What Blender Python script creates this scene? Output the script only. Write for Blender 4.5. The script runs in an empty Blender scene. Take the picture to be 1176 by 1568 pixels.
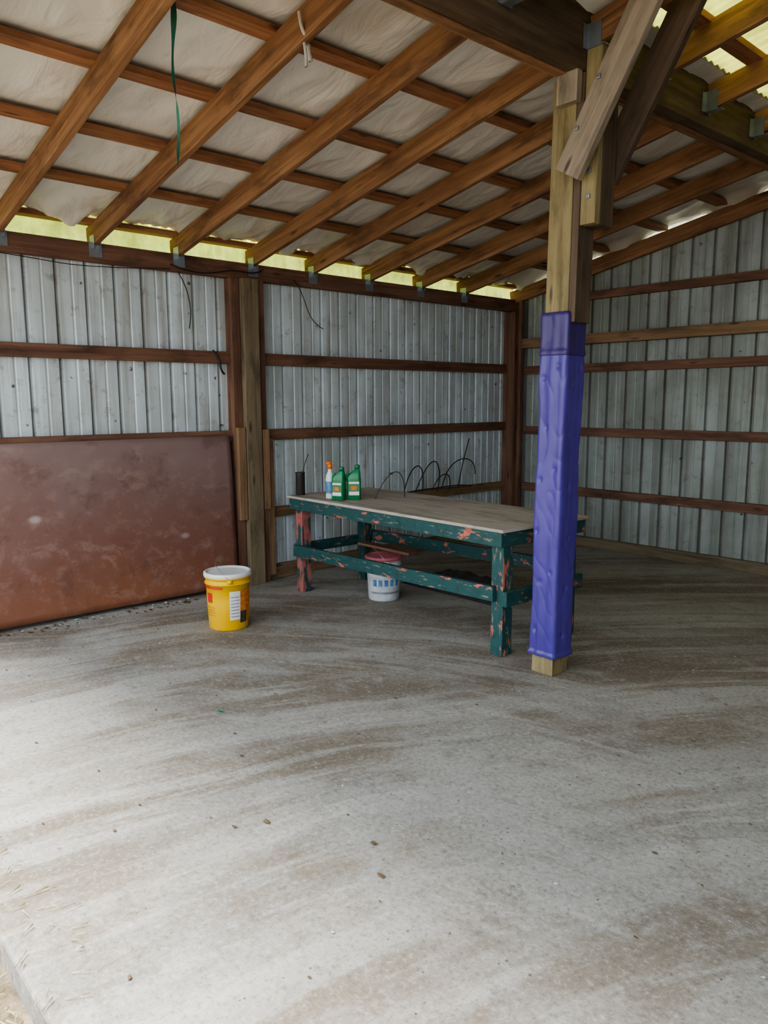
import bpy, bmesh, random
from math import *
from mathutils import Vector, Matrix, noise
random.seed(7)
D=bpy.data; S=bpy.context.scene
def link(o): S.collection.objects.link(o); return o

# ------------------------------------------------------------ materials
class NT:
    def __init__(s,name):
        s.m=D.materials.new(name); s.m.use_nodes=True; s.t=s.m.node_tree; s.t.nodes.clear()
        s.out=s.n('ShaderNodeOutputMaterial')
    def n(s,ty,**k):
        nd=s.t.nodes.new(ty)
        for a,v in k.items(): nd.inputs[a].default_value=v
        return nd
    def l(s,a,b): s.t.links.new(a,b)
    def coord(s,kind='UV',scale=(1,1,1),loc=(0,0,0),rot=(0,0,0)):
        c=s.n('ShaderNodeTexCoord'); m=s.n('ShaderNodeMapping')
        m.inputs['Scale'].default_value=scale; m.inputs['Location'].default_value=loc; m.inputs['Rotation'].default_value=rot
        s.l(c.outputs[kind],m.inputs['Vector']); return m.outputs[0]
    def polar(s,cx,cy,kr,ka,loc=0,warp=.25):
        c=s.n('ShaderNodeTexCoord')
        wn=s.n('ShaderNodeTexNoise',Scale=.5,Detail=1.0); s.l(c.outputs['Object'],wn.inputs['Vector'])
        x=s.n('ShaderNodeSeparateXYZ'); s.l(c.outputs['Object'],x.inputs[0])
        w=s.n('ShaderNodeSeparateXYZ'); s.l(wn.outputs['Color'],w.inputs[0])
        dx=s.math('ADD',s.math('SUBTRACT',x.outputs[0],cx),s.math('MULTIPLY',w.outputs[0],warp*4)); dy=s.math('ADD',s.math('SUBTRACT',x.outputs[1],cy),s.math('MULTIPLY',w.outputs[1],warp*4))
        r=s.math('SQRT',s.math('ADD',s.math('MULTIPLY',dx,dx),s.math('MULTIPLY',dy,dy)))
        # angle measured away from the +x axis so the wrap-around stays out of the room
        a=s.math('ARCTAN2',dy,dx)
        a=s.math('MODULO',s.math('ADD',a,2*pi),2*pi)
        cb=s.n('ShaderNodeCombineXYZ'); s.l(s.math('MULTIPLY',r,kr),cb.inputs[0]); s.l(s.math('MULTIPLY',a,ka),cb.inputs[1]); cb.inputs[2].default_value=loc
        return cb.outputs[0]
    def noise(s,vec,scale=5,detail=4,rough=.55,dist=0):
        n=s.n('ShaderNodeTexNoise'); n.inputs['Scale'].default_value=scale; n.inputs['Detail'].default_value=detail
        n.inputs['Roughness'].default_value=rough; n.inputs['Distortion'].default_value=dist
        s.l(vec,n.inputs['Vector']); return n.outputs['Fac']
    def vor(s,vec,scale=5,feature='F1'):
        n=s.n('ShaderNodeTexVoronoi'); n.feature=feature; n.inputs['Scale'].default_value=scale
        s.l(vec,n.inputs['Vector']); return n.outputs['Distance']
    def ramp(s,fac,stops,interp='LINEAR'):
        r=s.n('ShaderNodeValToRGB'); e=r.color_ramp.elements; r.color_ramp.interpolation=interp
        while len(e)<len(stops): e.new(.5)
        for i,(p,c) in enumerate(stops):
            e[i].position=p
            e[i].color=(c,c,c,1) if isinstance(c,(int,float)) else (*c,1)
        s.l(fac,r.inputs[0]); return r.outputs[0]
    def mix(s,fac,a,b,mode='MIX'):
        m=s.n('ShaderNodeMix'); m.data_type='RGBA'; m.blend_type=mode
        for sock,v in ((m.inputs[0],fac),(m.inputs[6],a),(m.inputs[7],b)):
            if isinstance(v,(int,float)): sock.default_value=v
            elif isinstance(v,tuple): sock.default_value=(*v,1)
            else: s.l(v,sock)
        return m.outputs[2]
    def math(s,op,a,b=0,clamp=False):
        m=s.n('ShaderNodeMath'); m.operation=op; m.use_clamp=clamp
        for sock,v in ((m.inputs[0],a),(m.inputs[1],b)):
            if isinstance(v,(int,float)): sock.default_value=v
            else: s.l(v,sock)
        return m.outputs[0]
    def bsdf(s,color,rough=.6,metal=0,bump=None,bs=.3,bd=.01,spec=.5):
        b=s.n('ShaderNodeBsdfPrincipled')
        for nm,v in (('Base Color',color),('Roughness',rough),('Metallic',metal),('Specular IOR Level',spec)):
            if isinstance(v,(int,float)): b.inputs[nm].default_value=v
            elif isinstance(v,tuple): b.inputs[nm].default_value=(*v,1)
            else: s.l(v,b.inputs[nm])
        if bump is not None:
            bp=s.n('ShaderNodeBump'); bp.inputs['Strength'].default_value=bs; bp.inputs['Distance'].default_value=bd
            s.l(bump,bp.inputs['Height']); s.l(bp.outputs[0],b.inputs['Normal'])
        s.l(b.outputs[0],s.out.inputs[0]); return b

def wood(name,dark,mid,light,rough=.75,knot=(.05,.02,.01)):
    m=NT(name)
    g=m.noise(m.coord('UV',(1.2,28,1)),1,5,.6,.6)
    g2=m.noise(m.coord('UV',(3,90,1)),1,3,.6)
    big=m.noise(m.coord('UV',(.9,2.5,1)),1.3,3,.5)
    f=m.math('ADD',m.math('MULTIPLY',g,.6),m.math('ADD',m.math('MULTIPLY',g2,.2),m.math('MULTIPLY',big,.35)))
    c=m.ramp(f,[(.38,dark),(.56,mid),(.78,light)])
    k=m.vor(m.coord('UV',(2.2,9,1)),1.0)
    kf=m.ramp(k,[(.05,1),(.14,0)])
    c=m.mix(m.math('MULTIPLY',kf,.85),c,knot)
    st=m.noise(m.coord('UV',(1.5,5,1),(9,3,0)),1.5,4,.65)
    c=m.mix(m.ramp(st,[(.50,0),(.70,.7)]),c,tuple(x*.5 for x in dark))
    m.bsdf(c,rough,0,f,.35,.006); return m.m

M={}
M['rafter']=wood('rafter_wood',(.100,.046,.024),(.235,.118,.056),(.42,.24,.125))
M['purlin']=wood('purlin_wood',(.16,.068,.034),(.31,.14,.070),(.45,.24,.13))
M['girt']=wood('girt_wood',(.068,.034,.023),(.155,.076,.047),(.27,.15,.09))
M['girt_l']=wood('girt_light_wood',(.10,.058,.032),(.23,.14,.075),(.34,.22,.125))
M['post']=wood('weathered_post_wood',(.12,.088,.038),(.23,.18,.085),(.34,.29,.15))
M['post2']=wood('wall_post_wood',(.075,.056,.036),(.17,.13,.08),(.26,.205,.13))
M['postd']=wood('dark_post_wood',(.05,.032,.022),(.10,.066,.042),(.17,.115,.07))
M['brace']=wood('grey_brace_wood',(.16,.125,.09),(.28,.225,.165),(.42,.355,.27))
M['beam']=wood('beam_wood',(.05,.03,.018),(.10,.065,.036),(.17,.12,.07))
M['ply']=wood('bench_plywood',(.30,.265,.22),(.42,.375,.32),(.55,.50,.44),knot=(.2,.17,.13))

def siding_mat(name,base,low,dirt,db):
    m=NT(name)
    o=m.coord('UV',(1,1,1))
    streak=m.noise(m.coord('UV',(13,.6,1)),1,5,.65)
    blot=m.noise(m.coord('UV',(1,1,1)),1.3,5,.6,.4)
    c=m.mix(m.ramp(blot,[(.38,0),(.62,1)]),base,low)
    c=m.mix(m.ramp(streak,[(.46,0),(.68,.7)]),c,dirt)
    pan=m.noise(m.coord('UV',(4.37,.01,1)),1,1,.3)
    c=m.mix(m.ramp(pan,[(.4,.45),(.55,0)]),c,db)
    sp=m.vor(m.coord('UV',(1,1,1)),5.5)
    sp2=m.noise(o,40,2)
    sf=m.math('MULTIPLY',m.ramp(sp,[(.06,1),(.10,0)]),m.ramp(sp2,[(.45,0),(.55,.9)]))
    c=m.mix(sf,c,(.05,.03,.02))
    c=m.mix(m.ramp(m.noise(o,8,7,.78),[(.55,0),(.68,.6)]),c,(.17,.125,.085))
    m.bsdf(c,.42,.1,m.noise(o,3,3),.15,.02); return m.m
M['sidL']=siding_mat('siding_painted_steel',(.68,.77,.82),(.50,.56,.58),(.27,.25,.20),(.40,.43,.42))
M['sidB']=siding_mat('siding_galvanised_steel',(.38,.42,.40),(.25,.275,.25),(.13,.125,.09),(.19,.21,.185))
M['rib']=siding_mat('siding_rib_shade',(.30,.315,.315),(.21,.21,.195),(.10,.085,.065),(.14,.13,.115))  # darker siding colour: recess shade painted into the rib faces

m=NT('roof_lining_vinyl')
o=m.coord('Object',(1,1,1))
c=m.ramp(m.noise(o,.9,3,.55,.5),[(.35,(.76,.755,.73)),(.56,(.66,.65,.62)),(.72,(.50,.44,.37))])
c=m.mix(m.ramp(m.noise(m.coord('Object',(1,3,1),(0,0,0),(0,0,.5)),2.5,6,.7,.6),[(.58,0),(.75,.45)]),c,(.38,.31,.25))
cr=m.noise(m.coord('Object',(1.2,3.0,1),(0,0,0),(0,0,.6)),1.6,4,.5,1.4)
m.bsdf(c,.36,0,cr,.5,.04); M['lining']=m.m

def transl(name,col):
    m=NT(name)
    o=m.coord('Object')
    n=m.noise(o,5,5,.65)
    cc=m.mix(m.ramp(n,[(.4,0),(.7,.8)]),col,tuple(x*.4 for x in col))
    a=m.n('ShaderNodeBsdfTranslucent'); m.l(cc,a.inputs[0])
    b=m.n('ShaderNodeBsdfDiffuse'); m.l(cc,b.inputs[0])
    x=m.n('ShaderNodeMixShader'); x.inputs[0].default_value=.2
    m.l(a.outputs[0],x.inputs[1]); m.l(b.outputs[0],x.inputs[2]); m.l(x.outputs[0],m.out.inputs[0]); return m.m
M['fib']=transl('eave_fiberglass_panel',(.58,.64,.24))
M['fibs']=transl('yellowed_skylight_panel',(.26,.26,.055))
M['fibw']=transl('clear_fiberglass',(.8,.82,.6))
q=NT('roof_sheet_metal'); q.bsdf(q.ramp(q.noise(q.coord('Object'),2),[(.3,(.4,.4,.4)),(.7,(.3,.27,.24))]),.5,.4); M['roofmetal']=q.m

# concrete
m=NT('dusty_concrete')
o=m.coord('Object')
big=m.noise(o,.5,5,.6,.6)
c=m.ramp(big,[(.30,(.225,.213,.19)),(.5,(.28,.268,.243)),(.70,(.34,.33,.308))])
dust=m.noise(m.coord('Object',(1,1,1),(5,2,0)),.75,7,.66,.6)
c=m.mix(m.ramp(dust,[(.46,0),(.53,.75)]),c,(.225,.185,.14))
# tyre / scraper tracks sweeping in through the doorway and round to the right
a1=m.noise(m.polar(8.8,-6.6,1.5,1.7,1.0,.08),1.0,6,.58,.1)
a2=m.noise(m.polar(8.8,-6.6,3.6,2.2,4.0,.08),1.0,6,.6,.1)
a3=m.noise(m.polar(8.8,-6.6,10,3.4,6.0,.08),1.0,6,.68,0)
b1=m.noise(m.polar(5.0,-8.2,2.0,1.8,2.0,.08),1.0,6,.6,.1)
b3=m.noise(m.polar(5.0,-8.2,10,2.6,6.0,.08),1.0,6,.68,0)
mk=m.ramp(m.noise(o,.45,3,.6),[(.46,0),(.54,1)])
imk=m.math('SUBTRACT',1.0,mk)
c=m.mix(m.ramp(a1,[(.50,0),(.545,.65)]),c,(.37,.355,.325))
c=m.mix(m.ramp(a1,[(.41,.7),(.455,0)]),c,(.19,.158,.12))
c=m.mix(m.math('MULTIPLY',m.ramp(a2,[(.53,0),(.57,.6)]),mk),c,(.42,.41,.38))
c=m.mix(m.math('MULTIPLY',m.ramp(a2,[(.38,.6),(.43,0)]),mk),c,(.19,.16,.125))
c=m.mix(m.math('MULTIPLY',m.ramp(b1,[(.51,0),(.55,.6)]),imk),c,(.39,.38,.35))
c=m.mix(m.math('MULTIPLY',m.ramp(b1,[(.40,.6),(.45,0)]),imk),c,(.19,.16,.125))
c=m.mix(m.math('MULTIPLY',m.ramp(a3,[(.53,0),(.66,.55)]),mk),c,(.48,.47,.44))
c=m.mix(m.math('MULTIPLY',m.ramp(b3,[(.53,0),(.66,.55)]),imk),c,(.47,.46,.43))
c=m.mix(m.math('MULTIPLY',m.ramp(b3,[(.32,.45),(.45,0)]),imk),c,(.18,.155,.125))
fine=m.noise(o,50,6,.82); fin2=m.noise(o,12,7,.8); fin3=m.noise(o,4,7,.78)
c=m.mix(m.ramp(fin3,[(.36,.45),(.45,0)]),c,(.175,.15,.12))
c=m.mix(m.ramp(fin3,[(.55,0),(.64,.35)]),c,(.40,.39,.365))
c=m.mix(m.ramp(fin2,[(.33,.55),(.45,0)]),c,(.14,.12,.10))
c=m.mix(m.ramp(fin2,[(.55,0),(.67,.5)]),c,(.47,.46,.44))
c=m.mix(m.ramp(fine,[(.36,.6),(.48,0)]),c,(.13,.115,.095))
c=m.mix(m.ramp(fine,[(.54,0),(.65,.5)]),c,(.56,.55,.52))
spk=m.vor(o,24)
c=m.mix(m.math('MULTIPLY',m.ramp(spk,[(.06,1),(.12,0)]),m.ramp(m.noise(o,4,2),[(.50,0),(.58,.8)])),c,(.08,.06,.045))
wn=m.n('ShaderNodeTexNoise',Scale=1.5); m.l(o,wn.inputs['Vector'])
ck=m.vor(m.mix(.25,o,wn.outputs['Color']),.6,'DISTANCE_TO_EDGE')
ckm=m.math('MULTIPLY',m.ramp(ck,[(.0,1),(.004,0)]),m.ramp(m.noise(o,1.3,3),[(.50,0),(.60,.4)]))
c=m.mix(ckm,c,(.13,.11,.09))
h=m.math('ADD',m.math('MULTIPLY',fine,.8),m.math('ADD',m.math('MULTIPLY',fin2,.8),m.math('MULTIPLY',a3,.3)))
m.bsdf(c,.85,0,h,.5,.007,.2); M['floor']=m.m

m=NT('dry_ground'); o=m.coord('Object')
c=m.ramp(m.noise(o,9,6,.7),[(.35,(.08,.06,.04)),(.55,(.22,.175,.11)),(.75,(.38,.32,.21))])
m.bsdf(c,.95,0,m.noise(o,25,5),.8,.03); M['ground']=m.m

m=NT('rusty_painted_steel'); o=m.coord('UV')
sep=m.n('ShaderNodeSeparateXYZ'); m.l(o,sep.inputs[0])
n1=m.noise(o,1.4,6,.6,.6); n2=m.noise(o,9,6,.7)
g=m.math('ADD',m.math('MULTIPLY',sep.outputs[1],-.50),m.math('ADD',m.math('MULTIPLY',n1,.45),.47))
c=m.ramp(g,[(.10,(.25,.170,.160)),(.30,(.215,.125,.11)),(.50,(.21,.095,.068)),(.72,(.27,.108,.055))])
c=m.mix(m.ramp(n2,[(.52,0),(.66,.4)]),c,(.33,.215,.18))
c=m.mix(m.ramp(m.noise(o,2.6,8,.74),[(.54,0),(.63,.4)]),c,(.12,.055,.04))
c=m.mix(m.ramp(m.noise(m.coord('UV',(1,1.3,1),(4,7,0)),4,7,.75,.4),[(.56,0),(.61,.3)]),c,(.36,.25,.21))
wp=m.vor(m.coord('UV',(1,1.6,1),(.3,.1,0)),.9)
c=m.mix(m.math('MULTIPLY',m.ramp(wp,[(.025,1),(.05,0)]),.5),c,(.55,.5,.47))
m.bsdf(c,m.ramp(n2,[(.4,.42),(.7,.7)]),.1,n2,.3,.004); M['rust']=m.m

def chipped(name,a,b,lo,c3=(.28,.22,.15)):
    m=NT(name)
    n=m.noise(m.coord('UV',(3.5,9,1)),1.6,6,.66,.4)
    n2=m.noise(m.coord('UV',(6,30,1),(4,2,0)),1.5,5,.6)
    c=m.mix(m.ramp(n,[(lo,0),(lo+.02,1)],'LINEAR'),a,b)
    c=m.mix(m.ramp(n2,[(.60,0),(.64,.8)]),c,c3)
    d=m.noise(m.coord('UV',(1,1,1)),14,5,.7)
    c=m.mix(m.ramp(d,[(.48,0),(.68,.6)]),c,tuple(x*.4 for x in a))
    m.bsdf(c,.6,0,n,.5,.004); return m.m
teal=(.019,.078,.078); sal=(.56,.15,.11)
M['teal']=chipped('chipped_teal_paint',teal,sal,.60)
M['salmon']=chipped('chipped_salmon_paint',(.38,.13,.11),teal,.50,(.14,.08,.06))
M['legmix']=chipped('chipped_leg_paint',teal,sal,.55)

def plain(name,col,rough=.5,metal=0,bs=.08,var=.15,sc=12,spec=.5):
    m=NT(name); o=m.coord('Object'); n=m.noise(o,sc,4,.6)
    c=m.ramp(n,[(.3,tuple(x*(1-var) for x in col)),(.7,tuple(min(1,x*(1+var)) for x in col))])
    m.bsdf(c,rough,metal,n,bs,.003,spec); return m.m
M['galv']=plain('galvanised_steel',(.30,.34,.37),.35,.7)
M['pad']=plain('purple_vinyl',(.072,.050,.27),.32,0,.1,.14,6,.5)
M['padtop']=plain('purple_vinyl_top_shaded',(.045,.025,.14),.36,0,.1,.1,6)  # collar wrap darker than the pad, mostly shade put into its colour
M['yel']=plain('yellow_plastic',(.80,.47,.004),.35,0,.04,.05)
M['wht']=plain('white_plastic',(.70,.72,.72),.4,0,.05,.06)
M['whtd']=plain('dusty_white_plastic',(.56,.59,.62),.5,0,.1,.15,20)
M['pink']=plain('pink_plastic',(.50,.13,.16),.5)
M['green']=plain('green_plastic',(.01,.19,.07),.28)
M['orange']=plain('orange_plastic',(.8,.17,.02),.4)
M['red']=plain('red_ink',(.6,.03,.02),.5)
M['black']=plain('black_rubber',(.015,.014,.014),.5)
M['dark']=plain('dark_label',(.07,.05,.05),.5,0,.05,.8,60)
M['blue']=plain('blue_label',(.10,.22,.42),.5,0,.05,.4,30)
M['orlab']=plain('orange_label',(.6,.2,.03),.5,0,.05,.5,40)
M['txt']=plain('label_print',(.25,.25,.27),.6,0,0,.3,60)
M['strap']=plain('green_strap_fabric',(.02,.14,.09),.7)
M['rope']=plain('white_rope_fibre',(.45,.43,.38),.8)
M['tarp']=plain('black_tarp_plastic',(.035,.033,.032),.6,0,.8,.3,8)
M['straw']=plain('straw_fibre',(.50,.41,.24),.8,0,.1,.4,30)
M['leaf']=plain('leaf_scrap',(.13,.08,.04),.8)
M['gscrap']=plain('green_scrap_plastic',(.02,.25,.14),.6)
M['pipe']=plain('dark_steel_can',(.05,.045,.045),.45,.4)

# ------------------------------------------------------------ mesh builder
class MB:
    def __init__(s): s.v=[];s.f=[];s.uv=[];s.mi=[];s.mats=[];s.sm=[]
    def mid(s,m):
        if m not in s.mats: s.mats.append(m)
        return s.mats.index(m)
    def face(s,ids,uvs,m,smooth=False):
        s.f.append(ids); s.uv.append(uvs); s.mi.append(s.mid(m)); s.sm.append(smooth)
    def beam(s,a,b,w,h,mat,up=(0,0,1)):
        """plank from a to b; w = width (side), h = height (along up)"""
        a=Vector(a);b=Vector(b);d=(b-a);L=d.length;d.normalize()
        side=d.cross(Vector(up)).normalized();u=side.cross(d).normalized()
        o=len(s.v);ro=random.uniform(0,50);rc=random.uniform(0,50)
        for p in (a,b):
            for (i,j) in ((-1,-1),(1,-1),(1,1),(-1,1)):
                s.v.append(p+side*(i*w/2)+u*(j*h/2))
        per=[0,w,w+h,2*w+h,2*w+2*h]
        for k in range(4):
            k2=(k+1)%4
            s.face([o+k,o+k2,o+4+k2,o+4+k],[(ro,rc+per[k]),(ro,rc+per[k+1]),(ro+L,rc+per[k+1]),(ro+L,rc+per[k])],mat)
        s.face([o+3,o+2,o+1,o],[(ro,rc),(ro+w,rc),(ro+w,rc+h),(ro,rc+h)],mat)
        s.face([o+4,o+5,o+6,o+7],[(ro,rc),(ro+w,rc),(ro+w,rc+h),(ro,rc+h)],mat)
    def box(s,x0,x1,y0,y1,z0,z1,mat,axis=None):
        d=(x1-x0,y1-y0,z1-z0)
        if axis is None: axis=d.index(max(d))
        cx,cy,cz=(x0+x1)/2,(y0+y1)/2,(z0+z1)/2
        if axis==0: s.beam((x0,cy,cz),(x1,cy,cz),d[1],d[2],mat)
        elif axis==1: s.beam((cx,y0,cz),(cx,y1,cz),d[0],d[2],mat)
        else: s.beam((cx,cy,z0),(cx,cy,z1),d[0],d[1],mat,up=(0,1,0))
    def loft(s,rings,mat,smooth=True,caps=True,closed=True):
        o=len(s.v);n=len(rings[0])
        for r in rings: s.v+= [Vector(p) for p in r]
        for i in range(len(rings)-1):
            for j in range(n if closed else n-1):
                j2=(j+1)%n
                s.face([o+i*n+j,o+i*n+j2,o+(i+1)*n+j2,o+(i+1)*n+j],[(j/n,i*.1),((j+1)/n,i*.1),((j+1)/n,i*.1+.1),(j/n,i*.1+.1)],mat,smooth)
        if caps and closed:
            s.face([o+j for j in reversed(range(n))],[(0,0)]*n,mat)
            s.face([o+(len(rings)-1)*n+j for j in range(n)],[(0,0)]*n,mat)
    def lathe(s,prof,mat,n=40,c=(0,0,0),caps=True):
        s.loft([[ (c[0]+r*cos(2*pi*j/n),c[1]+r*sin(2*pi*j/n),c[2]+z) for j in range(n)] for r,z in prof],mat,True,caps)
    def make(s,name,parent=None,bevel=0,loc=None):
        me=D.meshes.new(name); me.from_pydata([tuple(v) for v in s.v],[],s.f)
        for m in s.mats: me.materials.append(M[m])
        me.polygons.foreach_set('material_index',s.mi)
        me.polygons.foreach_set('use_smooth',s.sm)
        me.update()
        flat=[]
        for u in s.uv:
            for a in u: flat+= [a[0],a[1]]
        me.uv_layers.new(name='UVMap')
        me.uv_layers[0].data.foreach_set('uv',flat)
        me.update()
        ob=link(D.objects.new(name,me))
        if bevel:
            b=ob.modifiers.new('b','BEVEL'); b.width=bevel; b.segments=2; b.limit_method='ANGLE'
        if parent: ob.parent=parent
        if loc: ob.location=loc
        return ob
def empty(name,loc=(0,0,0),rot=0):
    e=link(D.objects.new(name,None)); e.location=loc; e.rotation_euler=(0,0,rot); return e
def tube(name,pts,r,mat,parent=None,smooth=True):
    cu=D.curves.new(name,'CURVE'); cu.dimensions='3D'; cu.bevel_depth=r; cu.bevel_resolution=2
    sp=cu.splines.new('NURBS' if smooth else 'POLY'); sp.points.add(len(pts)-1)
    for i,p in enumerate(pts): sp.points[i].co=(*p,1)
    if smooth: sp.order_u=4; sp.use_endpoint_u=True
    cu.resolution_u=6
    cu.materials.append(M[mat]); o=link(D.objects.new(name,cu))
    if parent: o.parent=parent
    return o
def rrect(hx,hy,r,n=6,cx=0,cy=0,z=0):
    pts=[]
    for k,(sx,sy) in enumerate(((1,1),(-1,1),(-1,-1),(1,-1))):
        for i in range(n+1):
            a=pi/2*k+pi/2*i/n
            pts.append((cx+sx*(hx-r)+r*cos(a),cy+sy*(hy-r)+r*sin(a),z))
    return pts

# ------------------------------------------------------------ geometry constants
SL=.199
RB=lambda x:2.555+SL*x          # rafter underside
RT=lambda x:RB(x)+.140          # rafter top
PT=lambda x:RT(x)+.040          # purlin top / lining
YF=-6.62                        # front edge of roof
XR=6.0; XE=9.6                  # ridge and east wall
RAFY=[-.89,-1.51,-2.16,-2.79,-3.38,-4.02,-4.64,-5.25,-5.87,-6.53]

# floor
b=MB()
b.box(-.02,XE,-6.285,.02,-.12,0,'floor',0); b.make('floor',None,.012)
b=MB(); b.box(-25,35,-35,20,-.35,-.095,'ground',0); b.make('ground')

# ---- siding walls
def siding(name,axis,s0,s1,ztop,mat,out):
    b=MB(); P=.2032
    prof=[]; s=s0
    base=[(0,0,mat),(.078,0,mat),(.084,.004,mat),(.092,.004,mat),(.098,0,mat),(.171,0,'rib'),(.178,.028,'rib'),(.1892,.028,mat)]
    while s<s1:
        for ds,dp,mm_ in base:
            if s+ds<s1-.001: prof.append((s+ds,dp,mm_))
        s+=P
    prof.append((s1,0,mat))
    zz=[-.02,.6,1.2,1.8,2.4]
    ids=[]
    for (s,dp,_) in prof:
        row=[]
        for z in zz+[ztop(s)]:
            off=out*dp
            row.append(len(b.v)); b.v.append(Vector((off,s,z)) if axis=='x' else Vector((s,-off,z)))
        ids.append(row)
    for i in range(len(ids)-1):
        for k in range(len(zz)):
            q=[ids[i][k],ids[i+1][k],ids[i+1][k+1],ids[i][k+1]]
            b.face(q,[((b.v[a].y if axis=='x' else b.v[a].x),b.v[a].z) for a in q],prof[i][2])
    return b.make(name)
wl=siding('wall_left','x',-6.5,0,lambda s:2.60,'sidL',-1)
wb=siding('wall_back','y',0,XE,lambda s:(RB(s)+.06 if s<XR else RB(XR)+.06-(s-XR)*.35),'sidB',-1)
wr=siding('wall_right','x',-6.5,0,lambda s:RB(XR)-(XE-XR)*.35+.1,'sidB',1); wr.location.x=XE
wf=siding('front_light_blocker','y',7.2,XE,lambda s:RB(XR)+.06-(s-XR)*.35,'sidB',1); wf.location.y=-6.5  # unseen front wall, added to cut the light reaching the back wall

# left wall framing
b=MB()
b.box(.002,.045,-6.5,-3.60,1.80,1.895,'girt',1); b.box(.002,.045,-3.31,-.16,1.80,1.895,'girt',1)
b.box(.002,.045,-6.5,-3.60,1.185,1.275,'girt',1); b.box(.002,.045,-3.31,-.16,1.185,1.275,'girt',1)
b.box(.002,.045,-3.31,-.16,.53,.615,'girt_l',1); b.box(.002,.045,-6.5,-3.60,.53,.615,'girt',1)
b.box(.002,.045,-3.31,-.16,.0,.12,'girt_l',1)
b.make('girts',wl,.003)
b=MB(); b.box(.002,.075,-6.55,-.0,2.46,2.585,'girt',1); b.make('top_plate',wl,.003)
# wall post on left
b=MB()
b.box(.0,.15,-3.525,-3.385,0,2.46,'post2',2)
b.box(.0,.10,-3.605,-3.53,0,2.46,'girt',2)
b.box(.0,.11,-3.38,-3.31,0.0,2.46,'girt',2)
b.box(.10,.14,-3.60,-3.53,.55,1.30,'girt_l',2)
b.box(.11,.145,-3.37,-3.31,.62,1.28,'girt_l',2)
b.box(.0,.11,-3.31,-3.25,.05,1.20,'girt_l',2)
b.make('wall_post',wl,.004)
b=MB(); b.box(.0,.15,-.16,-.02,0,2.45,'girt',2); b.box(.15,.19,-.10,-.052,0,2.56,'girt',2)
b.make('corner_post',wl,.004)

# back wall framing
b=MB()
def bg(z,h,mat,d=.042): b.box(.19,XE-.02,-d,-.002,z-h/2,z+h/2,mat,0)
bg(.565,.085,'girt'); bg(1.185,.085,'girt'); bg(1.83,.085,'girt'); bg(2.115,.10,'girt_l',.09)
b.box(.5,XE-.02,-.042,-.002,2.50,2.58,'girt',0)
b.box(.19,XE-.02,-.05,-.002,0,.10,'post2',0)
b.beam((0,-.045,RB(0)+.05),(XR,-.045,RB(XR)+.05),.04,.14,'rafter')
b.make('girts_and_gable_rafter',wb,.003)
b=MB(); b.box(2.98,3.12,-.19,-.095,0,3.08,'postd',2); b.make('gable_post',wb,.004)

# translucent gable strip + eave strip
def corr(name,p,axis,s0,s1,zb,zt,mat,parent):
    b=MB(); n=int((s1-s0)/.012)
    for i in range(n+1):
        s=s0+(s1-s0)*i/n; w=.008*sin(s*2*pi/.076)
        for z in (zb(s),zt(s)): b.v.append(Vector((p+w,s,z)) if axis=='x' else Vector((s,p+w,z)))
    for i in range(n): b.face([2*i,2*i+2,2*i+3,2*i+1],[(0,0)]*4,mat,True)
    return b.make(name,parent)
corr('eave_fiberglass',-.012,'x',-6.5,0,lambda s:2.57,lambda s:2.80,'fib',wl)
corr('gable_fiberglass',.02,'y',0,XR,lambda s:RB(s)+.05,lambda s:PT(s)+.04,'fibw',wb)

# ---- ceiling (roof lining) with skylight opening
def hole(x,y): return 3.20<x<3.85 and -3.3<y<-.05
b=MB(); nx,ny=190,230
X=[.08+(XR-.08)*i/nx for i in range(nx+1)]; Y=[YF+(-.01-YF)*j/ny for j in range(ny+1)]
PX=[.05+.56*k for k in range(11)]
for x in X:
    for y in Y:
        t=((x-.05)/.56)%1; sag=sin(pi*t)
        w=noise.fractal(Vector((x*1.3+y*.5,y*2.2-x*.5,0)),1,2,3)*.018-.010
        w2=-(1-abs(noise.noise(Vector((x*2.6+y*2.4,y*2.6-x*2.4,3)))))**8*.014
        e=.0
        if x<.42: e=-abs(noise.fractal(Vector((x*3,y*3.2,9)),1,2,4))*.11*(.42-x)/.34
        if y>-.14: e-=(.03+.12*max(0,noise.noise(Vector((x*1.9,2,5))))*1.2)*(y+.14)/.13
        b.v.append(Vector((x,y,PT(x)+.014+(w+w2)*sag+e)))
for i in range(nx):
    for j in range(ny):
        if hole(X[i],Y[j]): continue
        q=[i*(ny+1)+j,(i+1)*(ny+1)+j,(i+1)*(ny+1)+j+1,i*(ny+1)+j+1]
        b.face(q,[(b.v[a].x,b.v[a].y) for a in q],'lining',True)
ceiling=b.make('ceiling')
# outer roof sheets
b=MB()
def sheet(x0,x1,y0,y1,dz,mat):
    o=len(b.v); b.v+= [Vector((x0,y0,PT(x0)+dz)),Vector((x1,y0,PT(x1)+dz)),Vector((x1,y1,PT(x1)+dz)),Vector((x0,y1,PT(x0)+dz))]
    b.face([o,o+1,o+2,o+3],[(0,0)]*4,mat)
sheet(.1,3.2,YF,.02,.06,'roofmetal'); sheet(3.2,3.85,YF,-3.3,.06,'roofmetal'); sheet(3.85,XR,YF,.02,.06,'roofmetal')
o=len(b.v); z0=PT(XR)+.06; z1=z0-(XE-XR)*.35
b.v+=[Vector((XR,YF,z0)),Vector((XE+.1,YF,z1)),Vector((XE+.1,.02,z1)),Vector((XR,.02,z0))]; b.face([o,o+1,o+2,o+3],[(0,0)]*4,'roofmetal')
b.make('roof_sheets',ceiling)
b=MB(); n=400
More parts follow.
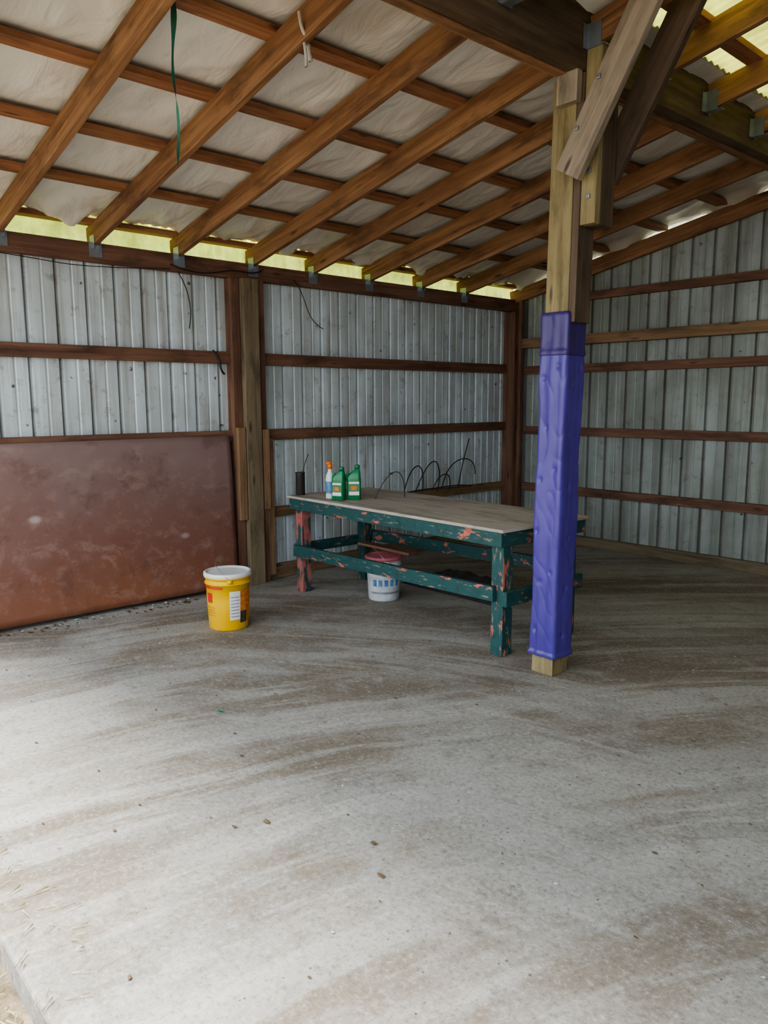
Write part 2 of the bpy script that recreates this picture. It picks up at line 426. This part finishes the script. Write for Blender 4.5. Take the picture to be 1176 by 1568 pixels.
for i in range(n+1):
    y=-3.3+3.3*i/n; w=.009*sin(y*2*pi/.076)
    b.v+=[Vector((3.2,y,PT(3.2)+.045+w)),Vector((3.85,y,PT(3.85)+.045+w))]
for i in range(n): b.face([2*i,2*i+1,2*i+3,2*i+2],[(0,0)]*4,'fibs',True)
b.make('skylight_fiberglass',ceiling)
b=MB(); n=600
for i in range(n+1):
    y=YF+(0.02-YF)*i/n; w=.009*sin(y*2*pi/.076)
    b.v+=[Vector((-.38,y,PT(-.38)+.045+w)),Vector((.12,y,PT(.12)+.045+w))]
for i in range(n): b.face([2*i,2*i+1,2*i+3,2*i+2],[(0,0)]*4,'fib',True)
b.make('eave_overhang_fiberglass',ceiling)

# rafters
b=MB()
for y in RAFY:
    b.beam((-.02,y,RB(-.02)+.07),(2.985,y,RB(2.985)+.07),.040,.14,'rafter')
    b.beam((3.16,y,RB(3.16)+.075),(XR,y,RB(XR)+.075),.040,.14,'rafter')
b.make('rafters',ceiling,.003)
b=MB()
for x in PX: b.beam((x,YF,RT(x)+.018),(x,-.02,RT(x)+.018),.10,.036,'purlin')
b.make('purlins',ceiling,.003)
# hangers
b=MB()
for y in RAFY:
    b.box(.076,.080,y-.045,y+.045,2.49,2.585,'galv'); b.box(.04,.12,y-.024,y-.021,2.545,2.63,'galv'); b.box(.04,.12,y+.021,y+.024,2.545,2.63,'galv')
    z=RB(3.16)
    b.box(3.135,3.235,y-.025,y+.025,z-.002,z+.001,'galv',0); b.box(3.135,3.215,y-.025,y-.022,z,z+.11,'galv',0); b.box(3.135,3.215,y+.022,y+.025,z,z+.11,'galv',0)
    b.box(3.132,3.136,y-.05,y+.05,z+.0,z+.11,'galv')
b.make('joist_hangers',ceiling)

# beam
b=MB()
b.beam((3.018,YF,3.165),(3.018,-.06,3.265),.065,.25,'rafter'); b.beam((3.092,YF,3.195),(3.092,-.06,3.295),.075,.30,'beam')
b.make('ceiling_beam',ceiling,.004)

# ---- support post with pad and braces (post leans slightly)
sp=empty('support_post',(2.99,-3.36,0)); sp.rotation_euler=(radians(-.55),radians(.5),0)
b=MB()
b.box(-.07,.07,-.07,.07,0,3.09,'post',2)
b.box(.072,.112,-.068,.070,1.90,3.09,'postd',2)
b.box(.114,.20,-.064,-.02,2.37,3.22,'post',2); b.box(.114,.20,-.018,.10,2.37,3.22,'postd',2)
b.box(-.02,.10,-.115,-.072,2.95,3.25,'brace',2)
b.make('timber_post',sp,.004)
b=MB()
b.beam((.085,-.135,2.60),(.53,-.135,3.39),.042,.15,'brace',up=(-1,0,.5))
b.beam((.12,.13,2.62),(.56,.13,3.39),.042,.15,'postd',up=(-1,0,.5))
b.make('knee_braces',sp,.003)
b=MB()
for (x,z) in ((.16,2.50),(.16,2.62),(.14,2.80),(.25,3.0)): b.box(x-.010,x+.010,-.168 if z>2.7 else -.075,-.155 if z>2.7 else -.06,z-.010,z+.010,'galv')
b.make('bolts',sp,.003)
# pad
def padring(z,h,off,cx=0,cy=0):
    base=rrect(h,h,.022,5); out=[]
    pts=[]
    n=len(base)
    for i in range(n):
        a=Vector(base[i]); c=Vector(base[(i+1)%n]); L=(c-a).length
        k=22 if L>.05 else 1
        for q in range(k): pts.append(a.lerp(c,q/k))
    for p in pts:
        nrm=Vector((p.x,p.y,0)).normalized()
        d=off(p,z); out.append((cx+p.x+nrm.x*d,cy+p.y+nrm.y*d,z))
    return out
tufts=[]
for k,z in enumerate((.25,.52,.80,1.08,1.36,1.62)):
    tufts+=[(-.045+.02*sin(k*2),-.09,z),(.09,-.02+.02*sin(k),z-.03)]
    if k%2: tufts+=[(.04,-.09,z+.06),(.09,.05,z+.06)]
def off(p,z):
    d=.0046*noise.noise(Vector((p.x*24,p.y*24,z*.9)))+.0035*noise.noise(Vector((p.x*9+4,p.y*9,z*2.5)))
    d+=.0010*noise.noise(Vector((p.x*60,p.y*60,z*3)))-.0026*(1-abs(noise.noise(Vector((p.x*11+z*2,p.y*11,z*5+2)))))**9
    for t in tufts:
        r2=((p.x-t[0])**2+(p.y-t[1])**2)/.012**2+((z-t[2])/.015)**2
        if r2<9: d-=.008*exp(-r2)
    return d
b=MB()
Z=[.105+(1.80-.105)*i/260 for i in range(261)]
b.loft([padring(z,.087+.002*sin(z*9)+(.006 if z<.13 else 0)+(.004*(1-abs(z-1.6)/.2) if abs(z-1.6)<.2 else 0),off) for z in Z],'pad')
b.make('vinyl_pad',sp)
b=MB()
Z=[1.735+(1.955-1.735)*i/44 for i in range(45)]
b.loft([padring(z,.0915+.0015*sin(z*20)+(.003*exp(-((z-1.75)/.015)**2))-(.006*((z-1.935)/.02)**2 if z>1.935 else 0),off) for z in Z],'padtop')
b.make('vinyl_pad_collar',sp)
b=MB(); b.box(.099,.100,-.06,-.01,1.90,1.912,'wht'); b.make('pad_tag',sp)

# ---- rusty sheet leaning on left wall
b=MB(); ny=60; nz=24
for j in range(ny+1):
    for k in range(nz+1):
        y=-6.10+2.46*j/ny; t=k/nz
        x=.155-.085*t+.010*noise.noise(Vector((y*1.3,t*2,0)))
        b.v.append(Vector((x,y,.03+1.205*t)))
for j in range(ny):
    for k in range(nz):
        q=[j*(nz+1)+k,(j+1)*(nz+1)+k,(j+1)*(nz+1)+k+1,j*(nz+1)+k+1]
        b.face(q,[(b.v[a].y+7,b.v[a].z) for a in q],'rust',True)
ob=b.make('rusty_steel_sheet'); sd=ob.modifiers.new('s','SOLIDIFY'); sd.thickness=.004

# ---- workbench
wbn=empty('workbench',(1.60,-2.99,0),radians(-1.2))
b=MB(); hx,hy=1.11,.42
b.box(-hx,hx,-hy,hy,.752,.772,'ply',0); b.make('bench_top',wbn,.003)
b=MB()
b.box(-hx+.02,hx-.02,-hy+.012,-hy+.05,.665,.751,'teal',0); b.box(-hx+.02,hx-.02,hy-.05,hy-.012,.665,.751,'teal',0)
b.box(-hx+.02,-hx+.06,-hy+.05,hy-.05,.665,.751,'teal',1); b.box(hx-.06,hx-.02,-hy+.05,hy-.05,.665,.751,'teal',1)
b.box(-.04,0,-hy+.05,hy-.05,.665,.751,'teal',1)
b.make('aprons',wbn,.003)
LX0,LX1=-1.02,1.03; LY=-.36
b=MB()
b.box(LX0-.042,LX0+.042,LY-.01,LY+.075,0,.665,'salmon',2)
b.box(LX1-.045,LX1+.045,LY-.01,LY+.08,.0,.752,'legmix',2)
b.box(LX0-.042,LX0+.042,.26,.345,0,.665,'teal',2)
b.box(LX1-.045,LX1+.045,.26,.345,0,.665,'legmix',2)
b.make('legs',wbn,.004)
b=MB()
b.beam((LX0-.03,LY-.03,.335),(LX1-.0,LY-.03,.38),.036,.09,'teal')
b.beam((LX0-.03,.37,.375),(LX1,.37,.42),.036,.09,'teal')
b.box(LX0-.082,LX0-.042,LY,.35,.30,.38,'teal',1); b.box(LX1+.046,LX1+.083,LY-.02,.37,.31,.40,'teal',1)
b.box(LX0+.3,LX0+.9,-.02,.07,.38,.40,'girt',0)
b.make('stretchers',wbn,.003)

# ---- crumpled dark plastic under the back of the bench
b=MB(); n=40; mm=26
for i in range(n+1):
    for j in range(mm+1):
        x=.90+1.0*i/n; y=-2.55+.5*j/mm
        e=min(1,min(i,n-i)/7)*min(1,min(j,mm-j)/6)
        h=.07+.07*noise.fractal(Vector((x*4,y*4,1)),1,2,5)
        b.v.append(Vector((x+.05*noise.noise(Vector((y*4,x,0))),y,max(.003,h*e**.6))))
for i in range(n):
    for j in range(mm):
        q=[i*(mm+1)+j,(i+1)*(mm+1)+j,(i+1)*(mm+1)+j+1,i*(mm+1)+j+1]; b.face(q,[(0,0)]*4,'tarp',True)
b.make('folded_black_tarp')

# wires
wr_=empty('bent_wires',(0,0,0))
W=[[(.12,-1.78,.60),(.12,-1.72,.80),(.14,-1.62,.90),(.13,-1.54,.86),(.12,-1.5,.76),(.12,-1.52,.62)],
   [(.12,-1.62,.62),(.15,-1.55,.80),(.16,-1.42,.95),(.14,-1.30,.88),(.12,-1.27,.72),(.13,-1.32,.60)],
   [(.12,-1.38,.62),(.16,-1.36,.74),(.18,-1.25,.80),(.14,-1.14,.74),(.12,-1.12,.64),(.12,-1.15,.60)],
   [(.12,-1.25,.62),(.13,-1.2,.8),(.14,-1.05,.92),(.15,-.86,.92),(.14,-.76,.84),(.12,-.74,.74)],
   [(.12,-1.0,.62),(.14,-.98,.82),(.15,-.92,1.0),(.14,-.86,1.12)],
   [(.12,-1.9,.60),(.2,-1.7,.66),(.22,-1.4,.64),(.2,-1.1,.67),(.12,-.8,.62)]]
for k,p in enumerate(W): tube('wire_%d'%k,p,.0055,'black',wr_)
hw=empty('hanging_cables',(0,0,0))
tube('cable_1',[(.10,-4.05,2.46),(.09,-4.0,2.40),(.08,-3.95,2.3),(.09,-3.94,2.15),(.08,-3.96,2.05)],.004,'black',hw)
tube('cable_2',[(.10,-4.1,2.5),(.12,-3.85,2.42),(.12,-3.6,2.56),(.12,-3.4,2.48),(.1,-3.3,2.55)],.005,'black',hw)
tube('cable_3',[(.09,-3.0,2.5),(.1,-2.85,2.35),(.08,-2.9,2.2),(.09,-2.7,2.12)],.0035,'black',hw)
tube('cable_4',[(.05,-3.75,1.9),(.07,-3.68,1.83),(.07,-3.72,1.75),(.06,-3.66,1.72)],.008,'black',hw)
tube('cable_5',[(.05,-5.75,2.47),(.08,-5.0,2.44),(.08,-4.9,2.40),(.08,-4.3,2.45),(.08,-4.1,2.47)],.003,'black',hw)

# ---- buckets
def bucket(name,loc,R0,R1,H,body,lid,rot=0,handle=True):
    e=empty(name,loc,rot)
    b=MB(); b.lathe([(R0-.006,0),(R0,.006),(R0+(R1-R0)*.5,H*.5),(R1-.006,H*.80),(R1+.004,H*.805),(R1+.004,H*.825),(R1-.004,H*.83),(R1-.003,H*.90),(R1+.006,H*.905),(R1+.006,H*.93),(R1-.002,H*.935),(R1,H-.02)],body,48)
    b.make('bucket_body',e)
    b=MB(); b.lathe([(R1+.004,H-.03),(R1+.009,H-.027),(R1+.009,H-.006),(R1+.003,H),(R1-.008,H+.001),(R1-.012,H-.008),(R1-.03,H-.009),(.001,H-.008)],lid,48); b.make('bucket_lid',e)
    if handle:
        pts=[(R1+.012,0,H*.88)]+[((R1+.02)*cos(a),-(R1*.55)*sin(a)-.0,H*.88+.05*sin(a)+.045*sin(a)) for a in [pi*i/10 for i in range(1,10)]]+[(-R1-.012,0,H*.88)]
        tube('bail_handle',pts,.0025,'galv',e)
        b=MB()
        for s in (-1,1): b.lathe([(.016,-.012),(.016,.012)],body,16,(s*(R1+.006),0,H*.88))
        b.make('handle_ears',e)
    return e
def patch(e,name,R0,R1,H,a0,a1,z0,z1,mat,off=.0015):
    b=MB(); n=14
    for i in range(n+1):
        a=a0+(a1-a0)*i/n
        for z in (z0,z1):
            r=R0+(R1-R0)*min(1,z/(H*.8))+off; b.v.append(Vector((r*cos(a),r*sin(a),z)))
    for i in range(n): b.face([2*i,2*i+2,2*i+3,2*i+1],[(0,0)]*4,mat,True)
    b.make(name,e)
yb=bucket('yellow_bucket',(1.01,-4.24,0),.132,.150,.385,'yel','wht',radians(-25))
patch(yb,'label_white',.132,.150,.385,radians(-2),radians(27),.075,.27,'wht')
patch(yb,'label_photo',.132,.150,.385,radians(28),radians(62),.05,.27,'orlab')
patch(yb,'label_dark',.132,.150,.385,radians(27),radians(50),.05,.13,'dark',.002)
patch(yb,'label_strip',.132,.150,.385,radians(-80),radians(-20),.285,.30,'red')
patch(yb,'label_dots',.132,.150,.385,radians(-70),radians(-52),.19,.255,'red')
for k in range(7): patch(yb,'print_line_%d'%k,.132,.150,.385,radians(1),radians(24),.095+.022*k,.101+.022*k,'txt',.0025)
for k in range(4): patch(yb,'side_text_%d'%k,.132,.150,.385,radians(-75),radians(-45),.10+.018*k,.105+.018*k,'orlab',.002)
wbk=bucket('white_bucket',(1.175,-2.98,0),.118,.136,.34,'whtd','pink',radians(-30),True)
patch(wbk,'label_strip',.118,.136,.34,radians(-70),radians(60),.19,.25,'wht')
patch(wbk,'label_red',.118,.136,.34,radians(-60),radians(50),.225,.262,'red',.003)
for k in range(5): patch(wbk,'label_text_%d'%k,.118,.136,.34,radians(-50+20*k),radians(-38+20*k),.12,.17,'blue',.003)
patch(wbk,'label_low',.118,.136,.34,radians(-60),radians(50),.06,.075,'txt',.003)

# ---- bottles on the bench
def jug(name,loc,rot,s=1.0):
    e=empty(name,loc,rot); b=MB()
    sec=[(0,.046,.030,0),(.004,.050,.034,0),(.15,.050,.034,0),(.165,.048,.033,0),(.195,.034,.026,.012),(.212,.020,.020,.022),(.222,.017,.017,.024)]
    b.loft([[ (p[0]*s,p[1]*s,p[2]*s) for p in rrect(hx,hy,min(hx,hy)*.55,5,cx,0,z)] for z,hx,hy,cx in sec],'green'); b.make('jug_body',e)
    b=MB(); b.lathe([(.019*s,.222*s),(.019*s,.245*s),(.016*s,.248*s)],'green',20,(.024*s,0,0)); b.make('jug_cap',e)
    b=MB(); b.box(-.040*s,.040*s,-.0365*s,-.0350*s,.03*s,.135*s,'green'); b.box(-.036*s,.036*s,-.0372*s,-.0366*s,.035*s,.06*s,'wht')
    b.box(-.036*s,.036*s,-.0372*s,-.0366*s,.115*s,.13*s,'wht')
    b.make('jug_label',e)
    b=MB(); b.box(-.025*s,.02*s,-.0385*s,-.0376*s,.07*s,.10*s,'orlab'); b.make('jug_label_print',e)
    tube('jug_handle',[(-.03*s,0,.195*s),(-.052*s,0,.19*s),(-.055*s,0,.16*s),(-.045*s,0,.13*s)],.008*s,'green',e)
    return e
jug('oil_jug',(1.00,-3.27,.773),radians(25)); jug('oil_jug.001',(1.055,-3.17,.773),radians(50),1.05)
e=empty('spray_bottle',(.88,-3.26,.773)); b=MB()
b.lathe([(.030,0),(.033,.004),(.033,.15),(.030,.175),(.016,.205),(.014,.225)],'wht',28); b.make('bottle_body',e)
b=MB(); b.lathe([(.017,.225),(.018,.255),(.012,.262)],'orange',20); b.box(-.035,.012,-.009,.009,.257,.277,'orange'); b.make('bottle_cap',e)
b=MB(); b.lathe([(.0335,.04),(.0335,.13)],'blue',28,caps=False); b.make('bottle_label',e)
e=empty('steel_can',(.535,-3.29,.773)); b=MB()
b.lathe([(.034,0),(.036,.003),(.036,.165),(.038,.17),(.038,.178),(.034,.178),(.033,.03),(.001,.03)],'pipe',28); b.make('can_body',e)
tube('can_wire',[(.03,0,.16),(.05,0,.24),(.06,.03,.30),(.03,.06,.32)],.003,'black',e)
tube('bench_wire',[(1.16,-3.05,.775),(1.18,-3.0,.9),(1.22,-2.9,1.02),(1.27,-2.85,.95),(1.27,-2.85,.78)],.003,'black')

# ---- hanging strap, rope
b=MB()
for i in range(41):
    t=i/40; z=3.17-.68*t; a=t*5.0+.4*sin(t*9); w=.009*(1 if t<.9 else max(.05,(1-t)*10))*(1+.4*sin(t*14))
    cx=2.30+.006*sin(t*11); cy=-5.15+.005*cos(t*8)
    b.v+=[Vector((cx-w*cos(a),cy-w*sin(a),z)),Vector((cx+w*cos(a),cy+w*sin(a),z))]
for i in range(40): b.face([2*i,2*i+1,2*i+3,2*i+2],[(0,0)]*4,'strap',True)
b.make('hanging_green_strap')
rp=empty('rope_knot',(2.55,-4.64,3.06))
tube('rope_loop',[(0,-.045,.10),(0,-.035,-.01),(0,.02,-.02),(0,.045,.10)],.008,'rope',rp)
tube('rope_tail',[(0,-.02,-.02),(.02,-.03,-.05),(0,-.01,-.08),(.01,-.02,-.12)],.007,'rope',rp)
tube('rope_tail_b',[(0,0,-.02),(-.02,.01,-.04),(-.01,.02,-.07),(-.01,.02,-.08)],.010,'rope',rp)

# ---- debris and straw
b=MB()
def chip(x,y,s,mat):
    a=random.uniform(0,6.28); o=len(b.v); z=.003
    for k in range(5): 
        an=a+k*1.256; r=s*random.uniform(.5,1); b.v.append(Vector((x+r*cos(an)*1.6,y+r*sin(an),z+random.uniform(0,s*.5))))
    b.face([o,o+1,o+2,o+3,o+4],[(0,0)]*5,mat)
for k in range(260):
    x=random.uniform(.3,6.5); y=random.uniform(-6.2,-.3); chip(x,y,random.uniform(.003,.010),'leaf')
for k in range(60): chip(random.uniform(.3,6.5),random.uniform(-6.2,-.3),random.uniform(.003,.008),'whtd')
for k in range(140): chip(random.uniform(.16,.3),random.uniform(-6.2,-3.6),random.uniform(.006,.018),'leaf' if k%3 else 'gscrap' if k%2 else 'wht')
for (x,y) in ((3.24,-5.40),(3.6,-5.2),(3.75,-5.3)): chip(x,y,.013,'leaf')
chip(2.25,-5.02,.015,'gscrap')
b.make('floor_debris')
b=MB()
for k in range(3600):
    x=random.uniform(2.2,5.4); y=random.uniform(-7.4,-6.32); a=random.uniform(0,pi); L=random.uniform(.02,.08); z=-.09+random.uniform(0,.02)
    if k<60: y=random.uniform(-6.30,-6.12); z=.004; x=random.uniform(2.4,3.6)
    dx,dy=cos(a)*L,sin(a)*L; o=len(b.v); w=.002
    b.v+=[Vector((x,y,z)),Vector((x+dx,y+dy,z+random.uniform(0,.015))),Vector((x+dx-dy/L*w,y+dy+dx/L*w,z+.003)),Vector((x-dy/L*w,y+dx/L*w,z+.003))]
    b.face([o,o+1,o+2,o+3],[(0,0)]*4,'straw')
b.make('straw')

# ------------------------------------------------------------ light
w=D.worlds.new('World'); S.world=w; w.use_nodes=True
bg_=w.node_tree.nodes['Background']; bg_.inputs[0].default_value=(.84,.92,1.0,1); bg_.inputs[1].default_value=3.8
su=D.lights.new('sky_sun','SUN'); su.energy=16; su.angle=radians(30); su.color=(1,.96,.89)
so=link(D.objects.new('sun',su)); so.rotation_euler=Vector((.28,.22,-1)).to_track_quat('-Z','Y').to_euler()
try: S.view_settings.look='AgX - Medium High Contrast'
except Exception: pass

# ------------------------------------------------------------ camera
f,tilt,roll,yaw=1160.,.1447,.0037,.8408
R=Vector((cos(yaw),sin(yaw),0)); fw=Vector((-sin(yaw),cos(yaw),0))
F=fw*cos(tilt)+Vector((0,0,-sin(tilt))); Dn=F.cross(R)
if Dn.z>0: Dn=-Dn
cr=R*cos(roll)+Dn*sin(roll); cd=-R*sin(roll)+Dn*cos(roll)
mt=Matrix((( cr.x,-cd.x,-F.x,5.4185),(cr.y,-cd.y,-F.y,-6.7734),(cr.z,-cd.z,-F.z,1.5),(0,0,0,1)))
cam=D.cameras.new('Camera'); co=link(D.objects.new('Camera',cam)); co.matrix_world=mt
cam.sensor_fit='VERTICAL'; cam.sensor_height=36; cam.lens=f/1568*36; cam.clip_start=.02
S.camera=co
